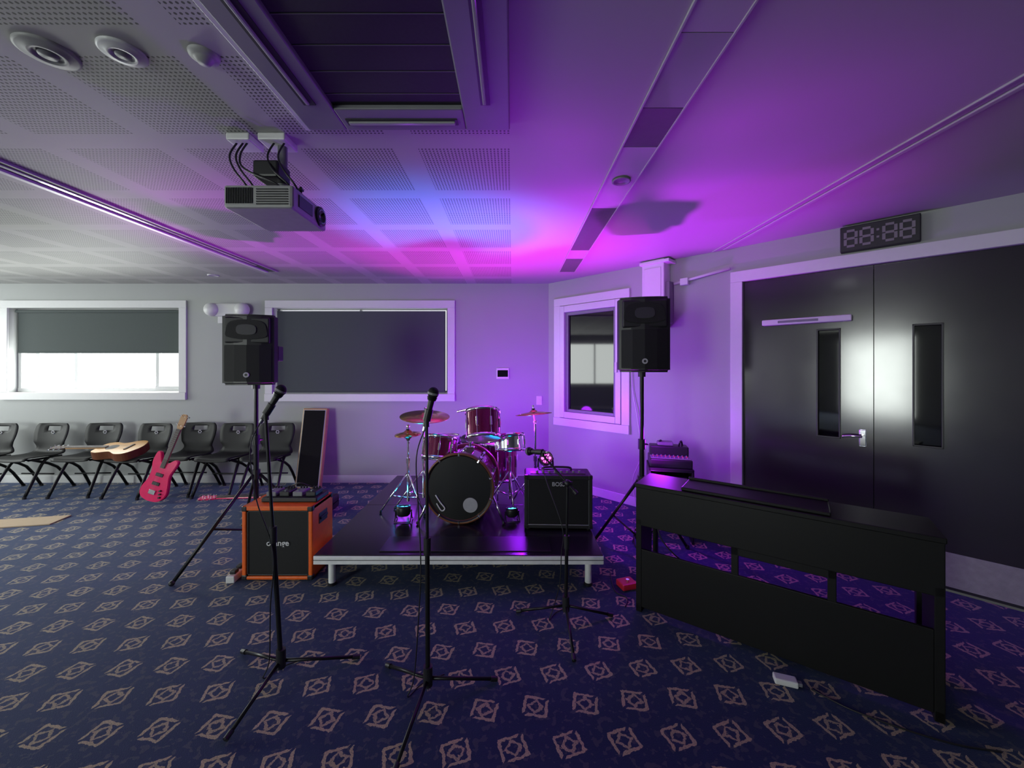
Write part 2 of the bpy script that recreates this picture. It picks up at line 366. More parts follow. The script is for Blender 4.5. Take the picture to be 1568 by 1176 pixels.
# projector
b=B('ceiling_projector')
b.box((-1.29,1.75,2.286),(-.98,2.07,2.39),M_det,.012)
for i in range(16): b.box((-1.275+i*.0075,1.744,2.305),(-1.272+i*.0075,1.752,2.375),M_slot)
for i in range(7): b.box((-1.14,1.744,2.30+i*.011),(-1.0,1.752,2.304+i*.011),M_slot)
b.lathe([(0,.0),(.025,.004),(.03,.012),(.038,.014),(.042,.0)],M_glassd,T((-.981,2.0,2.340))@RY(90))
b.lathe([(.040,.0),(.040,.012),(.048,.010),(.05,0)],M_black,T((-.981,2.0,2.340))@RY(90))
b.box((-.981,1.80,2.31),(-.976,1.92,2.365),M_slot)
b.box((-1.20,1.85,2.39),(-1.06,1.99,2.43),M_black,.01); b.cyl((-1.13,1.93,2.42),(-1.13,1.93,2.66),.022,M_grey)
b.box((-1.36,1.86,2.655),(-1.25,1.98,2.689),M_white,.006); b.box((-1.21,1.86,2.655),(-1.08,1.98,2.689),M_white,.006)
b.box((-1.22,1.84,2.47),(-1.10,1.95,2.55),M_black,.01)
for i,(x,e) in enumerate(((-1.33,-1.25),(-1.30,-1.22),(-1.28,-1.10),(-1.15,-1.05),(-1.10,-1.02))):
    b.tube([(x,1.9,2.665),(x-.01,1.86,2.58),(x+.03,1.83,2.50),(e,1.84,2.43),(e,1.9,2.395)],.0045,M_black,smooth=5)
for x in (-1.26,-1.04): b.cyl((x,1.93,2.39),(x,1.93,2.46),.006,M_blackm)
b.box((-1.27,1.92,2.44),(-1.03,1.94,2.45),M_blackm)
b.done()
# ------------------------------------------------------------ stage
b=B('portable_stage')
sx0,sx1,sy0,sy1,sz=-1.39,.64,2.75,4.75,.25
for ya in (sy0,sy0+1.0):
    b.box((sx0,ya,sz-.012),(sx1,ya+.996,sz),M_stage,.002)
    b.box((sx0-.004,ya-.004,sz-.065),(sx1+.004,ya+.03,sz-.006),M_alu,.004); b.box((sx0,ya+.97,sz-.065),(sx1,ya+.996,sz-.013),M_alu,.004)
    b.box((sx0-.004,ya,sz-.065),(sx0+.03,ya+.99,sz-.006),M_alu,.004); b.box((sx1-.03,ya,sz-.065),(sx1+.004,ya+.99,sz-.006),M_alu,.004)
    b.box((sx0-.006,ya-.006,sz-.036),(sx1+.006,ya-.003,sz-.032),M_slot)
    for x in (sx0+.09,sx1-.09):
        for y in (ya+.08,ya+.9): b.cyl((x,y,.012),(x,y,sz-.06),.024,M_alu); b.cyl((x,y,0),(x,y,.02),.03,M_black)
b.done()
b=B('stage_mat'); b.box((-.95,2.80,sz),(.28,3.04,sz+.006),M_headb,.002); b.done()
# ------------------------------------------------------------ PA speakers
def pa_speaker(loc,rz,zb,feet,px=0):
    b=B('pa_speaker')
    front=[(-.19,-.16),(-.10,-.185),(0,-.195),(.10,-.185),(.19,-.16),(.20,-.10),(.12,.15),(-.12,.15),(-.20,-.10)]
    h=.585
    b.prism(front,h,M_black,T((0,0,zb)),.018,3)
    gr=[(-.172,-.166),(-.09,-.19),(0,-.20),(.09,-.19),(.172,-.166),(.165,-.14),(-.165,-.14)]
    b.prism(gr,.30,M_grille,T((0,-.006,zb+.03)),.004)
    hz=zb+.45
    b.box((-.165,-.192,zb+.345),(.165,-.15,zb+.56),M_black,.012)
    b.prism(catmull([(-.14,-.055),(0,-.075),(.14,-.055),(.15,0),(.12,.07),(0,.09),(-.12,.07),(-.15,0)],4),.012,M_grille,T((0,-.19,hz))@RX(90),.004)
    b.prism(catmull([(-.06,-.03),(.06,-.03),(.06,.04),(-.06,.04)],4),.012,M_slot,T((0,-.20,hz))@RX(90),.003)
    b.cyl((0,-.199,zb+.085),(0,-.214,zb+.085),.021,M_seg,seg=24)
    b.cyl((0,-.21,zb+.085),(0,-.216,zb+.085),.010,M_black,seg=12)
    for x in (-.125,.125): b.box((x-.02,-.05,zb+h-.004),(x+.02,.07,zb+h+.006),M_black,.004)
    b.box((.165,-.06,zb+.2),(.195,.06,zb+.33),M_slot,.006)
    b.cyl((0,0,zb-.04),(0,0,zb+.02),.03,M_black); b.cyl((0,0,.75),(0,0,zb),.0165,M_blackm); b.cyl((0,0,.10),(0,0,.95),.02,M_blackm)
    b.cyl((0,0,.90),(0,0,.98),.03,M_black); b.cyl((0,0,.60),(0,0,.68),.032,M_black); b.cyl((0,0,.13),(0,0,.18),.03,M_black)
    b.tube([(0,0,.94),(.05,0,.94)],.008,M_black)
    c,s_=math.cos(-rz),math.sin(-rz)
    for (fx,fy) in feet:
        f=Vector((fx*c-fy*s_,fx*s_+fy*c,.015)); top=Vector((0,0,.64))
        b.tube([top+Vector((f.x,f.y,0)).normalized()*.03,f],.013,M_blackm)
        b.tube([(0,0,.155),top.lerp(f,.55)],.008,M_blackm)
        b.sph(f+Vector((0,0,.005)),.02,M_black)
    return b.done((loc[0],loc[1],0),rz)
pa_speaker((-2.22,3.40),math.radians(14),1.42,[(-.22,-.59),(.58,.12),(-.42,.45)])
pa_speaker((1.06,3.20),math.radians(-12),1.53,[(-.14,-.40),(.45,.18),(-.34,.28)])
# ------------------------------------------------------------ mic stands
def mic(b,p,d):
    p=Vector(p); d=Vector(d).normalized()
    b.cyl(p,p+d*.13,.011,M_black,r2=.016); b.cyl(p+d*.13,p+d*.145,.02,M_blackm,r2=.024)
    b.sph(p+d*.165,.026,M_grille,(1,1,1.1)); b.cyl(p+d*.158,p+d*.168,.0275,M_grey)
    b.cyl(p-d*.02,p,.009,M_chrome)
    b.cyl(p+d*.03,p+d*.085,.019,M_black)
def mic_stand(loc,topz,feet,top=(0,0),boom=None,micd=(0.3,0,1),hub=.11,withmic=True,name='microphone_stand'):
    b=B(name); tp=Vector((top[0],top[1],topz)); h=Vector((0,0,hub))
    mid=h.lerp(tp,.52)
    b.cyl(h-Vector((0,0,.03)),h+Vector((0,0,.06)),.022,M_black,seg=16); b.cyl(h-Vector((0,0,.045)),h-Vector((0,0,.03)),.017,M_chrome)
    b.cyl(h,mid,.011,M_blackm); b.cyl(mid,tp,.0075,M_blackm); b.cyl(mid-Vector((0,0,.04)),mid+Vector((0,0,.04)),.017,M_black)
    for f in feet:
        f=Vector((f[0],f[1],.014)); dr=Vector((f.x,f.y,0)).normalized()
        b.tube([h+dr*.015,f],.0085,M_blackm); b.cyl(f.lerp(h,.1),f,.012,M_black)
    e=tp
    if boom:
        b.sph(tp,.022,M_black); b.cyl(tp-Vector((.03,0,0)),tp+Vector((.03,0,0)),.012,M_black)
        s0=tp-(Vector(boom)-tp)*.35; e=Vector(boom); b.cyl(s0,e,.007,M_blackm); b.cyl(s0,s0+(tp-s0)*.3,.013,M_black)
    if withmic:
        b.cyl(e-Vector((0,0,.01)),e+Vector((0,0,.02)),.013,M_black)
        md=Vector(micd).normalized(); mic(b,e-md*.03+Vector((0,0,.02)),md)
        st=e-md*.05+Vector((0,0,.02))
        pts=[st,st+Vector((-.03,-.03,-.12)),Vector((tp.x-.035,tp.y-.02,topz*.7)),Vector((-.03,-.015,topz*.5)),Vector((-.04,-.02,topz*.3)),Vector((-.07,.02,.10)),Vector((-.10,.02,.008)),Vector((-.05,.10,.006)),Vector((.05,.16,.006))]
        b.tube(pts,.003,M_black,seg=6,smooth=6)
    return b.done((loc[0],loc[1],0))
mic_stand((-1.15,1.95),1.32,[(-.05,-.31),(-.33,.20),(.33,.16)],top=(-.075,.0),micd=(.45,.1,.8))
mic_stand((-.395,1.84),1.30,[(-.06,-.34),(-.26,.21),(.32,.12)],top=(-.01,.02),micd=(.25,-.05,1))
mic_stand((.33,2.40),.86,[(0.0,-.32),(-.30,.10),(.30,.06)],top=(.01,.0),boom=(-.13,.14,1.0),micd=(-.5,.6,-.1))
# ------------------------------------------------------------ drum kit
b=B('drum_kit'); Z0=sz
def drum(c,r,h,M,shell=M_shellp,lug=8,headm=M_head,hoop=M_chrome,bot=None):
    MM=T(c)@M
    b.lathe([(r,-h/2),(r,h/2)],shell,MM)
    for s_,hm in ((1,headm),(-1,bot or headm)):
        z=s_*h/2
        b.lathe([(0,z+.002*s_),(r*1.0,z+.002*s_)],hm,MM)
        b.lathe([(r*1.0,z-.018*s_),(r*1.045,z-.018*s_),(r*1.045,z+.012*s_),(r*1.0,z+.012*s_),(r*.995,z-.0*s_)],hoop,MM)
    for i in range(lug):
        a=2*math.pi*(i+.5)/lug; x,y=math.cos(a)*r*1.035,math.sin(a)*r*1.035
        b.cyl(MM@Vector((x,y,-h/2)),MM@Vector((x,y,h/2)),.004,M_chrome,seg=8)
        b.cyl(MM@Vector((x*.99,y*.99,-h*.16)),MM@Vector((x*.99,y*.99,h*.16)),.011,M_chrome,seg=10)
def cymbal(c,r,tx=0,ty=0,m=M_cym):
    MM=T(c)@RX(tx)@RY(ty)
    b.lathe([(.006,.034),(.02,.032),(.032,.022),(.04,.014),(r*.5,.008),(r,-.006),(r,-.008),(r*.5,.005),(.04,.011),(.006,.03)],m,MM,48)
    b.cyl(MM@Vector((0,0,.0)),MM@Vector((0,0,.07)),.005,M_chrome,seg=8); b.cyl(MM@Vector((0,0,.035)),MM@Vector((0,0,.045)),.016,M_black); b.cyl(MM@Vector((0,0,.06)),MM@Vector((0,0,.075)),.010,M_chrome)
def stand(x,y,zt,r=.26,rot=0,tripz=.35,tx=None,ty=None):
    tx=x if tx is None else tx; ty=y if ty is None else ty
    b.cyl((x,y,Z0+.08),(x,y,Z0+.45),.013,M_chrome); top=Vector((x,y,min(zt,Z0+.8)))
    b.cyl((x,y,Z0+.4),top,.0095,M_chrome); b.cyl((x,y,Z0+.43),(x,y,Z0+.48),.018,M_chrome)
    b.cyl(top,(tx,ty,zt),.007,M_chrome); b.sph(top,.017,M_chrome)
    for k in range(3):
        a=math.radians(rot+120*k); f=Vector((x+math.cos(a)*r,y+math.sin(a)*r,Z0+.014))
        b.tube([(x,y,Z0+tripz),f],.008,M_chrome); b.tube([(x,y,Z0+.11),Vector((x,y,Z0+tripz)).lerp(f,.6)],.006,M_chrome); b.sph(f,.013,M_black)
bc=Vector((-.43,3.50,Z0+.30)); r=.275
MB=T(bc)@RZ(-4)@RX(90)
b.lathe([(r,-.20),(r,.20)],M_shellp,MB,48)
for s_ in (1,-1):
    z=s_*.20
    b.lathe([(0,z+.004*s_),(r*.985,z+.004*s_)],M_headb,MB,48)
    b.lathe([(r*.975,z-.03*s_),(r*1.08,z-.03*s_),(r*1.08,z+.022*s_),(r*1.03,z+.022*s_),(r*.985,z+.010*s_),(r*.975,z)],M_hoopw,MB,48)
    b.lathe([(r*.985,z+.009*s_),(r*1.0,z+.02*s_),(r*1.03,z+.0235*s_)],M_black,MB,48)
for i in range(10):
    a=2*math.pi*(i+.5)/10; x,y=math.cos(a),math.sin(a)
    b.cyl(MB@Vector((x*r*1.05,y*r*1.05,-.22)),MB@Vector((x*r*1.05,y*r*1.05,.225)),.004,M_chrome,seg=8)
    for z in (-.205,.21): b.cyl(MB@Vector((x*r*.99,y*r*.99,z)),MB@Vector((x*r*1.07,y*r*1.07,z)),.014,M_chrome,seg=10)
    for z in (-.09,.09): b.cyl(MB@Vector((x*r*1.0,y*r*1.0,z-.03)),MB@Vector((x*r*1.0,y*r*1.0,z+.03)),.018,M_chrome,seg=10)
b.cyl(MB@Vector((.095,-.14,.203)),MB@Vector((.095,-.14,.209)),.062,M_seg,seg=32)
b.tube([MB@Vector(p) for p in ((-.20,-.06,.21),(-.16,-.12,.212),(-.12,-.17,.212),(-.15,-.19,.212),(-.19,-.13,.212))],.006,M_white,smooth=4)
for sx in (-1,1): b.tube([bc+Vector((sx*.25,-.12,-.05)),bc+Vector((sx*.36,-.22,-.285))],.009,M_chrome); b.sph(bc+Vector((sx*.36,-.22,-.285)),.014,M_black)
drum((-.26,3.50,1.05),.152,.24,RZ(8)@RX(-24))
b.cyl((-.38,3.55,Z0+.57),(-.38,3.55,1.20),.014,M_chrome); b.cyl((-.38,3.55,1.13),(-.30,3.52,1.09),.011,M_chrome); b.sph((-.38,3.55,1.13),.025,M_chrome); b.box((-.42,3.52,Z0+.56),(-.34,3.58,Z0+.60),M_chrome,.006)
b.cyl((-.38,3.55,1.19),(-.50,3.58,1.16),.010,M_chrome)
drum((-.66,3.58,.83),.145,.19,RZ(-15)@RX(-18))
b.cyl((-.55,3.60,Z0+.5),(-.60,3.60,.90),.012,M_chrome)
drum((-.02,3.66,.865),.135,.14,RZ(12)@RX(-12),shell=M_chrome)
stand(-.02,3.68,.79,.22,40)
drum((-.14,4.05,Z0+.36),.19,.36,Matrix.Identity(4))
for k in range(3):
    a=math.radians(30+120*k); x,y=-.14+.205*math.cos(a),4.05+.205*math.sin(a); b.tube([(x,y,Z0+.5),(x,y,Z0+.08),(x+.02*math.cos(a),y+.02*math.sin(a),Z0+.01)],.006,M_chrome)
drum((-.70,3.98,.80),.17,.13,RX(-4),shell=M_chrome); stand(-.70,3.98,.72,.2,10)
cymbal((-.80,3.60,1.12),.225,8,3); stand(-.84,3.72,1.12,.26,80,tx=-.80,ty=3.60)
cymbal((-.96,3.62,.955),.12,3,-2); cymbal((-.96,3.62,.935),.12,183,2); stand(-.96,3.62,1.02,.24,200)
cymbal((.20,3.62,1.14),.17,-4,-5); stand(.22,3.70,1.14,.25,30,tx=.20,ty=3.62)
b.box((-.48,3.76,Z0),(-.38,4.0,Z0+.02),M_chrome,.004); b.box((-.47,3.78,Z0+.05),(-.39,3.98,Z0+.06),M_chrome,.003,R=RX(-12)); b.cyl((-.43,3.78,Z0+.02),(-.43,3.76,Z0+.25),.006,M_chrome)
b.lathe([(0,.07),(.13,.07),(.155,.05),(.16,.02),(.15,0),(0,0)],M_tolex,T((-.42,4.38,Z0+.48))); stand(-.42,4.38,Z0+.48,.22,0)
b.done()
# ------------------------------------------------------------ guitar amp on stage
def text(parent,body,loc,size,m,rot):
    c=bpy.data.curves.new('logo','FONT'); c.body=body; c.size=size; c.extrude=.001; c.align_x='CENTER'; c.align_y='CENTER'; c.offset=.001
    o=bpy.data.objects.new('logo_lettering',c); S.collection.objects.link(o); c.materials.append(m); o.parent=parent; o.location=loc; o.rotation_euler=rot
b=B('guitar_amplifier'); w,h,d=.55,.44,.24
b.box((-w/2,0.012,.012),(w/2,d,h),M_tolex,.014)
b.box((-w/2,0,.012),(w/2,.02,.04),M_tolex,.006); b.box((-w/2,0,h-.035),(w/2,.02,h),M_tolex,.006); b.box((-w/2,0,.012),(-w/2+.028,.02,h),M_tolex,.006); b.box((w/2-.028,0,.012),(w/2,.02,h),M_tolex,.006)
b.box((-w/2+.03,.006,.04),(w/2-.03,.014,h-.036),M_grille)
for x in (-w/2+.03,w/2-.032): b.box((x,.001,.04),(x+.002,.007,h-.036),M_grey)
b.box((-w/2+.03,.001,.04),(w/2-.03,.007,.043),M_seg)
for x in (-w/2+.03,w/2-.03):
    for y in (.03,d-.03): b.cyl((x,y,0),(x,y,.015),.015,M_black)
for x in (-w/2,w/2-.03):
    for z in (.01,h-.03): b.box((x-.002,-.003,z),(x+.032,.03,z+.032),M_black,.006)
b.box((-w/2+.05,.05,h-.004),(w/2-.05,.12,h+.004),M_slot)
for i in range(8): b.cyl((-.17+i*.05,.085,h),(-.17+i*.05,.085,h+.02),.01,M_grey,seg=12)
b.tube([(-.12,.17,h),(-.10,.17,h+.025),(.10,.17,h+.025),(.12,.17,h)],.009,M_black,smooth=4)
amp=b.done((.375,3.17,sz),math.radians(-2))
text(amp,'BOSS',(0,-.002,h-.07),.045,M_seg,(math.pi/2,0,0))
def par(loc,tilt,rz,ledm,sc=1,name='led_par_light'):
    b=B(name); r=.075*sc; zc=.11*sc
    MM=T((0,0,zc))@RX(tilt)
    b.lathe([(0,-.055*sc),(r*.7,-.055*sc),(r*.95,-.035*sc),(r,.02*sc),(r,.05*sc),(r*.9,.05*sc),(r*.9,.03*sc),(0,.03*sc)],M_black,MM)
    for k in range(7):
        a=2*math.pi*k/6; q=r*.55 if k<6 else 0
        b.cyl(MM@Vector((q*math.cos(a),q*math.sin(a),.03*sc)),MM@Vector((q*math.cos(a),q*math.sin(a),.037*sc)),r*.2,ledm,seg=14)
    for sx in (-1,1):
        b.tube([(sx*r*1.12,0,zc),(sx*r*1.12,-.03*sc,.02*sc),(sx*r*1.12,-.06*sc,.006)],.006*sc,M_black); b.tube([(sx*r*1.12,0,zc),(sx*r*1.12,.03*sc,.02*sc),(sx*r*1.12,.06*sc,.006)],.006*sc,M_black)
        b.cyl((sx*r*1.0,0,zc),(sx*r*1.2,0,zc),.012*sc,M_black)
    b.tube([(-r*1.12,-.06*sc,.006),(r*1.12,-.06*sc,.006)],.006*sc,M_black)
    b.done(loc,rz)
par((.28,3.27,sz+h+.03),62,math.radians(8),M_ledm,.75)
par((-.93,3.36,sz),-10,0,M_ledc,.8)
par((.0,3.36,sz),-8,.3,M_ledc,.7)
par((1.14,3.45,0),0,0,M_ledm,.8)
par((-2.12,3.68,0),0,0,M_ledm)
par((-.86,4.55,sz),0,0,M_ledm,.8)
par((.45,3.80,sz),0,.2,M_ledm,.9)
# ------------------------------------------------------------ orange cab
b=B('orange_speaker_cabinet'); w,h,d=.517,.55,.33
b.box((-w/2,.0,.01),(w/2,d,.035),M_orange,.008); b.box((-w/2,0,h-.035),(w/2,d,h),M_orange,.008)
b.box((-w/2,0,.01),(-w/2+.03,d,h),M_orange,.008); b.box((w/2-.03,0,.01),(w/2,d,h),M_orange,.008); b.box((-w/2+.02,d-.02,.02),(w/2-.02,d-.005,h-.02),M_black)
b.box((-w/2+.03,.018,.035),(w/2-.03,.03,h-.035),M_grille)
for a in (((-w/2+.03,.012,.035),(w/2-.03,.02,.047)),((-w/2+.03,.012,h-.047),(w/2-.03,.02,h-.035)),((-w/2+.03,.012,.035),(-w/2+.042,.02,h-.035)),((w/2-.042,.012,.035),(w/2-.03,.02,h-.035))): b.box(a[0],a[1],M_black,.002)
for x in (-w/2,w/2-.035):
    for z in (.008,h-.04):
        for y in (-.003,d-.034): b.box((x-.003,y,z),(x+.038,y+.037,z+.038),M_black,.008)
b.box((w/2-.002,.10,h-.17),(w/2+.004,.23,h-.09),M_black,.003); b.box((w/2+.002,.11,h-.14),(w/2+.014,.22,h-.12),M_tolex,.004)
for x in (-w/2+.04,w/2-.04):
    for y in (.03,d-.03): b.cyl((x,y,0),(x,y,.014),.016,M_black)
cab=b.done((-1.722,2.87,0))
text(cab,'orange',(0,.010,h*.5),.06,M_white,(math.pi/2,0,0))
b=B('effects_pedalboard'); b.box((-.21,-.09,0.0),(.21,.11,.035),M_black,.008)
for i,m in enumerate((M_grey,M_black,M_grey,M_black)):
    b.box((-.19+i*.10,-.06,.035),(-.115+i*.10,.06,.07),m,.006)
    for j in range(3): b.cyl((-.175+i*.10+j*.022,.04,.07),(-.175+i*.10+j*.022,.04,.085),.007,M_black,seg=10)
    b.cyl((-.152+i*.10,-.035,.07),(-.152+i*.10,-.035,.08),.009,M_chrome,seg=12)
b.tube([(-.15,.06,.05),(-.1,.12,.06),(-.02,.1,.09),(.06,.13,.05),(.16,.07,.05)],.005,M_black,smooth=6)
b.done((-1.68,3.04,.55))
b=B('leaning_column_panel'); b.box((-.165,-.03,0),(.165,.03,1.02),M_maple,.01); b.box((-.148,-.034,.02),(.148,-.028,1.0),M_seg,.003); b.box((-.140,-.037,.028),(.140,-.030,.992),M_cloth,.002)
b.done(M=T((-2.60,5.0,.012))@RZ(-3)@RX(-11))
# ------------------------------------------------------------ piano
b=B('digital_piano'); Lp=1.37
b.box((0,0,.555),(Lp,.02,.80),M_piano,.004)
b.box((0,.02,.70),(Lp,.26,.80),M_piano,.004)
b.box((0,.26,.60),(Lp,.42,.66),M_piano,.004); b.box((0,.02,.60),(Lp,.40,.62),M_piano,.003)
b.box((0,.40,.62),(.04,.02+.26,.74),M_piano,.004); b.box((Lp-.04,.26,.62),(Lp,.42,.74),M_piano,.004)
b.box((-.005,-.006,.795),(Lp+.005,.30,.822),M_piano,.005)
b.box((.27,.015,.822),(.98,.24,.842),M_piano,.006)
b.box((.27,.22,.84),(.98,.235,.856),M_piano,.004)
for i in range(52): b.box((.045+i*.0246,.27,.66),(.0675+i*.0246,.41,.675),M_white,.001)
for i in range(51):
    if i%7 not in (2,6): b.box((.063+i*.0246,.27,.675),(.075+i*.0246,.36,.688),M_black,.001)
b.box((0,.0,.0),(.035,.22,.60),M_piano,.003); b.box((Lp-.035,.0,.0),(Lp,.22,.60),M_piano,.003)
b.box((0,.0,.0),(.035,.40,.05),M_piano,.004); b.box((Lp-.035,.0,.0),(Lp,.40,.05),M_piano,.004)
b.box((.003,.35,.04),(.032,.39,.62),M_piano,.004); b.box((Lp-.032,.35,.04),(Lp-.003,.39,.62),M_piano,.004)
b.box((.035,.0,.035),(Lp-.035,.018,.405),M_piano,.003)
b.box((.54,.004,.40),(.575,.03,.56),M_piano,.003); b.box((.965,.004,.40),(1.0,.03,.56),M_piano,.003); b.box((.54,.004,.515),(1.0,.03,.56),M_piano,.003)
b.box((.5,.018,.05),(.9,.15,.10),M_piano,.005)
for i in range(3): b.box((.62+i*.07,.15,.055),(.645+i*.07,.27,.067),M_chrome,.004)
b.tube([(.12,.03,.6),(.15,.02,.5),(.22,.03,.42),(.27,.05,.38)],.004,M_black,smooth=5)
pr=math.atan2(-.59,.807)
b.done((.80,2.53,0),pr)
# ------------------------------------------------------------ mixer table by right speaker
b=B('mixer_stand'); 
b.box((-.19,-.15,.63),(.19,.15,.66),M_black,.004); b.box((-.19,-.15,.44),(.19,.15,.46),M_black,.004); b.box((-.19,.135,.30),(.19,.15,.66),M_black,.004)
for x in (-.18,.18):
    b.box((x-.01,-.15,.0),(x+.01,.15,.66),M_black,.004)
b.box((-.15,-.13,.46),(.14,.12,.58),M_black,.008)
for i in range(5): b.cyl((-.11+i*.055,-.13,.53),(-.11+i*.055,-.14,.53),.01,M_grey,seg=12)
b.done((1.46,3.64,0),math.radians(-15))
b=B('audio_mixer'); b.box((-.18,-.14,0),(.18,.14,.08),M_black,.012); b.box((-.17,.0,.07),(.17,.14,.17),M_black,.012); b.box((-.17,-.12,.078),(.17,.0,.086),M_grey,.003)
for i in range(9):
    for j in range(3): b.cyl((-.145+i*.036,-.10+j*.035,.085),(-.145+i*.036,-.10+j*.035,.098),.006,(M_grey,M_red,M_green)[j],seg=8)
b.box((-.10,.02,.17),(.04,.12,.205),M_grey,.01)
for i in range(2): 
    x=-.09+i*.18; b.tube([(x,.05,.17),(x+.01,.03,.21),(x+.03,.08,.20),(x+.05,.16,.08),(x+.04,.17,-.04)],.008,M_black,smooth=5)
b.done((1.46,3.64,.66),math.radians(-15))
# ------------------------------------------------------------ chairs
def chair(x,y,rz,emb=True):
    b=B('stacking_chair')
    prof=[(-.22,.425,.20),(-.20,.455,.215),(-.10,.452,.225),(.05,.440,.225),(.15,.445,.22),(.19,.47,.205),(.205,.53,.18),(.215,.60,.205),(.235,.70,.225),(.255,.79,.22),(.262,.83,.19)]
    tb=bmesh.new(); rows=[]
    nx=10
    pr_=catmull([(p[0],p[1],p[2]) for p in prof],3,False)
    for p in pr_:
        row=[]
        for i in range(nx+1):
            t=i/nx*2-1
            bow=.025*t*t
            back=max(0,min(1,(p[1]-.5)/.1))
            row.append(tb.verts.new((t*p[2],p[0]-bow*back*1.3,p[1]+bow*.5*(1-back))))
        rows.append(row)
    for ri,(a,c) in enumerate(zip(rows,rows[1:])):
        for i in range(nx):
            zc=(a[i].co.z+c[i].co.z)/2
            if 3<=i<=6 and .745<zc<.785 and pr_[ri][0]>.2: continue
            tb.faces.new((a[i],a[i+1],c[i+1],c[i]))
    bmesh.ops.recalc_face_normals(tb,faces=tb.faces)
    bmesh.ops.solidify(tb,geom=tb.faces[:],thickness=.012)
    b.add(tb,M_chair,None,True)
    for s_ in (-1,1):
        x_=s_*.205
        b.tube([(x_*1.08,-.24,.012),(x_*.98,-.06,.36),(x_*.92,.02,.43)],.016,M_blackm,smooth=3)
        b.tube([(x_*1.1,.27,.012),(x_*1.0,.10,.30),(x_*.92,-.14,.44)],.016,M_blackm,smooth=3)
        b.tube([(x_*.92,-.18,.44),(x_*.92,.16,.43)],.012,M_blackm)
        for yy in (-.24,.27): b.cyl((x_*1.09,yy,0),(x_*1.09,yy,.03),.018,M_black)
    b.tube([(-.19,-.14,.437),(.19,-.14,.437)],.010,M_blackm); b.tube([(-.19,.14,.43),(.19,.14,.43)],.010,M_blackm)
    b.tube([(-.21,.06,.22),(.21,.06,.22)],.009,M_blackm)
    if emb:
        for k in range(6):
            a=k*math.pi/3; b.sph((.018*math.cos(a),.222-.004,.715+.018*math.sin(a)),.008,M_seg,(1,.4,1))
    b.done((x,y,0),rz)
for x,y,r in ((-6.62,4.86,3),(-5.98,4.88,-2),(-5.30,4.90,4),(-4.62,4.86,-3),(-4.10,4.93,0),(-3.57,4.88,-2),(-3.05,4.90,3)): chair(x,y,math.radians(r))
# ------------------------------------------------------------ guitars
def neck(b,x0,x1,w,m,zt,head=.18,frets=20,hm=None,tun=(3,3)):
    b.box((x0,-w/2,zt-.022),(x1,w/2,zt-.004),m,.006); b.box((x0,-w/2,zt-.004),(x1,w/2,zt+.001),M_rose,.001)
    for i in range(frets):
        fx=x1-(x1-x0)*1.15*(1-2**(-i/12)); 
        if fx>x0: b.box((fx-.001,-w/2,zt+.001),(fx+.001,w/2,zt+.002),M_string)
    hs=[(x1,-w/2),(x1+.03,-w*.75),(x1+head*.9,-w*.8),(x1+head,-w*.3),(x1+head*.97,w*.5),(x1+head*.85,w*.8),(x1+.03,w*.75),(x1,w/2)]
    b.prism(hs,.014,hm or m,T((0,0,zt-.02)),.003)
    for s_,n in ((1,tun[0]),(-1,tun[1])):
        for i in range(n):
            x=x1+.045+i*(head-.07)/max(n-1,1); b.cyl((x,s_*w*.45,zt-.006),(x,s_*w*.45,zt+.012),.004,M_chrome,seg=8); b.cyl((x,s_*w*.8,zt-.012),(x,s_*(w*.8+.02),zt-.012),.008,M_chrome,seg=8)
    for i in range(4): 
        y=(i-1.5)*w*.22; b.cyl((x0-.25,y,zt+.008),(x1,y,zt+.004),.0006,M_string,seg=5)
def electric(name,M,long=.66,body=M_pink,nm=M_maple,hm=None,tun=(2,2)):
    b=B(name)
    ol=[(0,.035),(0.03,.06),(.10,.10),(.09,.145),(-.02,.155),(-.12,.125),(-.22,.13),(-.33,.165),(-.41,.13),(-.44,.02),(-.42,-.1),(-.34,-.165),(-.24,-.15),(-.13,-.12),(-.04,-.14),(.04,-.15),(.06,-.11),(.02,-.06),(0,-.035)]
    b.prism(catmull(ol,4),.04,body,None,.006)
    neck(b,-.06,long,.054,nm,.052,hm=hm,tun=tun)
    for x in (-.14,-.24): b.box((x-.018,-.045,.04),(x+.018,.045,.05),M_black,.004)
    b.box((-.36,-.04,.04),(-.31,.04,.055),M_chrome,.004)
    for i in range(3): b.cyl((-.30-.035*i,-.09-.01*i,.04),(-.30-.035*i,-.09-.01*i,.058),.011,M_black,seg=14)
    return b.done(M=M)
def basis(x,z,loc):
    x=Vector(x).normalized(); z=Vector(z); z=(z-x*z.dot(x)).normalized(); y=z.cross(x)
    m=Matrix((x,y,z)).transposed().to_4x4(); m.translation=Vector(loc); return m
d=Vector((.26,.17,.92)).normalized()
P0=Vector((-4.14,4.50,.02))
electric('electric_bass_guitar',basis(d,(0,-1,.35),P0+d*.45),long=.40)
b=B('guitar_case'); b.box((-.35,-.2,0),(.42,.2,.15),M_tolex,.03,seg=3); b.box((-.35,-.205,.07),(.42,.205,.085),M_grey,.003)
for x in (-.2,.2): b.box((x-.03,-.213,.05),(x+.03,-.2,.10),M_chrome,.004)
b.tube([(-.08,-.2,.08),(-.06,-.23,.07),(.06,-.23,.07),(.08,-.2,.08)],.01,M_black)
b.done((-2.36,4.22,0))
electric('electric_guitar',basis((-1,-.10,.0),(0,-.12,1),(-2.56,4.12,.172)),long=.50,nm=M_pink,hm=M_pink,tun=(3,3))
b=B('acoustic_guitar')
ol=[(0,.06),(-.02,.12),(-.10,.145),(-.18,.12),(-.24,.125),(-.34,.185),(-.44,.17),(-.49,.07),(-.50,0),(-.49,-.07),(-.44,-.17),(-.34,-.185),(-.24,-.125),(-.18,-.12),(-.10,-.145),(-.02,-.12),(0,-.06)]
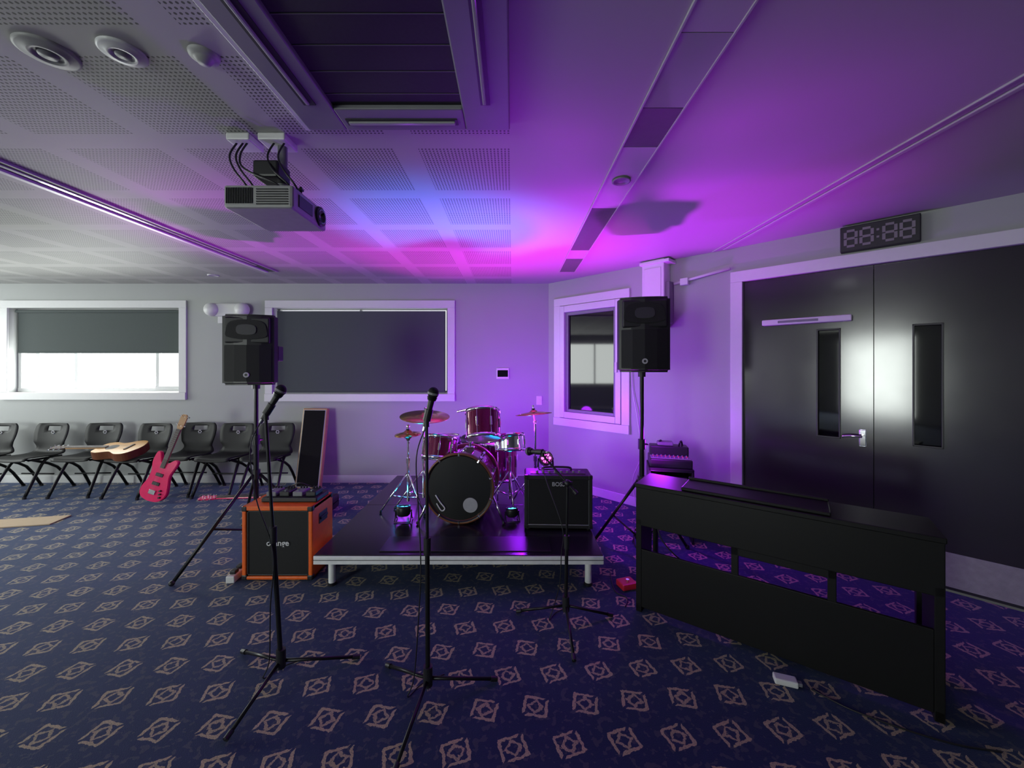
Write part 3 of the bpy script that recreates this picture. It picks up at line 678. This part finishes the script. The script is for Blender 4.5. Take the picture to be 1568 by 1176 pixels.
cc=catmull(ol,4)
b.prism(cc,.095,M_mahog,None,.004); b.prism([p*.985 for p in cc],.003,M_spruce,T((-.003,0,.094)))
b.lathe([(0,.0985),(.05,.0985)],M_slot,T((-.16,0,0))); b.lathe([(.05,.0975),(.058,.099),(.064,.0975)],M_rose,T((-.16,0,0)))
b.box((-.37,-.07,.096),(-.345,.07,.106),M_rose,.002)
neck(b,-.10,.36,.054,M_maple,.108,hm=M_rose,tun=(3,3))
b.done(M=basis((-1,-.05,.0),(-.03,-.25,1),(-5.00,4.76,.50)))
# ------------------------------------------------------------ floor things
b=B('cardboard_sheet'); b.box((-.42,-.12,0),(.42,.12,.012),M_card,.003); b.box((-.5,-.2,.0),(-.1,-.02,.006),M_card,.002); b.done((-5.02,3.92,0),.2)
b=B('power_adapter'); b.box((-.05,-.025,0),(.05,.025,.03),M_white,.006); b.box((.05,-.012,.005),(.07,.012,.022),M_grey,.003); b.done((1.36,1.95,0),-.35)
b=B('power_strip'); b.box((-.03,-.14,0),(.03,.14,.05),M_white,.006)
for i in range(3): b.box((-.02,-.11+i*.08,.05),(.02,-.06+i*.08,.075),M_black,.005)
b.done((-2.06,2.98,0),.1)
b=B('foot_switch'); b.box((-.06,-.05,0),(.06,.05,.045),M_red,.01); b.cyl((0,-.01,.045),(0,-.01,.06),.012,M_chrome); b.done((.82,2.80,0),.3)
def cable(pts,r=.004):
    b=B('audio_cable'); b.tube([(p[0],p[1],p[2] if len(p)>2 else r) for p in pts],r,M_black,seg=6,smooth=7); b.done()
cable([(1.46,1.91),(1.55,1.80),(1.70,1.70),(1.85,1.63),(2.0,1.60)])
cable([(.75,3.0),(.72,2.75),(.78,2.66),(.74,2.56)])
b=B('cable_drop'); b.tube([(1.22,-.02,1.6),(1.24,-.02,1.3),(1.3,-.03,1.0),(1.35,-.04,.6),(1.25,-.04,.3),(1.3,-.05,.02)],.005,M_white,seg=6,smooth=6); b.done(C45,A45)
# ------------------------------------------------------------ glazed doors + windows out of shot
b=B('window_4')
for a,c,zt in ((2.0,5.2,2.4),(6.7,9.9,2.5)):
    casing(b,a-.1,c+.1,.8,zt)
    for x in (a+.002,a+1.07,a+2.13,c-.05): b.box((x,.08,.905),(x+.045,.13,zt-.105),M_trim)
b.done((-8.5,-5,0),math.pi/2)
b=B('window_5'); casing(b,9.6,12.2,.05,2.5,bottom=False)
for x in (9.702,12.04): b.box((x,.06,.06),(x+.055,.12,2.39),M_trim)
b.box((9.7,.06,.06),(12.1,.12,.16),M_trim); b.box((9.757,.085,.16),(12.04,.095,2.395),M_glowpane); b.done((5,-5,0),math.pi)  # glowing pane added in the opening instead of light from outside
# ------------------------------------------------------------ lights
def area(name,loc,rot,sx,sy,p,col):
    l=bpy.data.lights.new(name,'AREA'); l.shape='RECTANGLE'; l.size=sx; l.size_y=sy; l.energy=p; l.color=col
    o=bpy.data.objects.new(name,l); o.location=loc; o.rotation_euler=[math.radians(a) for a in rot]; S.collection.objects.link(o)
D=(.93,1.0,.95)
area('daylight_left_b',(-8.72,3.3,1.65),(90,0,-90),3.1,1.45,115,D)
area('daylight_back',(-5.65,5.56,1.5),(-90,0,0),2.2,.5,85,(.95,1,.93))
def spot(name,loc,target,p,col,ang,blend=.6,r=.03):
    l=bpy.data.lights.new(name,'SPOT'); l.energy=p; l.color=col; l.spot_size=math.radians(ang); l.spot_blend=blend; l.shadow_soft_size=r
    o=bpy.data.objects.new(name,l); o.location=loc; d=Vector(target)-Vector(loc); o.rotation_euler=d.to_track_quat('-Z','Y').to_euler(); S.collection.objects.link(o)
spot('par_beam_right',(1.14,3.45,.15),(1.06,3.15,2.69),380,(.58,.02,1),78,1,.05)
spot('par_beam_left',(-2.12,3.68,.17),(-2.05,3.40,2.69),160,(.75,.02,1),66,1,.05)
spot('par_beam_drums',(-.86,4.55,sz+.13),(-.62,3.95,2.69),210,(1,.02,.8),62,1,.05)
spot('par_beam_amp',(.45,3.80,sz+.15),(.25,3.85,2.69),190,(1,.02,.85),62,1,.05)
spot('par_beam_cyan',(-.93,3.36,sz+.14),(-.62,3.14,2.69),420,(.0,.22,1),48,1,.05)
spot('par_beam_cyan_b',(.0,3.36,sz+.14),(-.03,3.30,2.69),250,(.0,.24,1),42,1,.05)
def point(name,loc,p,col,r=.1):
    l=bpy.data.lights.new(name,'POINT'); l.energy=p; l.color=col; l.shadow_soft_size=r
    o=bpy.data.objects.new(name,l); o.location=loc; S.collection.objects.link(o)
point('purple_fill',(.10,4.05,1.0),78,(.32,.01,1))  # added purple fill for the back wall, no fixture at this spot
point('purple_fill_left',(-1.2,4.5,.75),9,(.40,.02,1))  # added weak fill further left, not tied to any fixture
point('purple_fill_right',(1.25,3.30,.95),13,(.42,.02,1))  # added fill tinting the right wall and door frame, no fixture here
point('cyan_fill',(-1.00,3.52,.42),1.6,(.02,.45,1),.03)  # added cyan fill for the drum hardware, imitating spill from the cyan par
# world
w=bpy.data.worlds.new('overcast'); S.world=w; w.use_nodes=True
w.node_tree.nodes['Background'].inputs[0].default_value=(.93,.97,1,1); w.node_tree.nodes['Background'].inputs[1].default_value=1.3
# camera
c=bpy.data.cameras.new('camera'); c.sensor_width=36; c.lens=600/1568*36; c.shift_y=-28/1568; c.clip_start=.02
o=bpy.data.objects.new('camera',c); o.location=(0,0,1.58); o.rotation_euler=(math.pi/2,0,0); S.collection.objects.link(o); S.camera=o
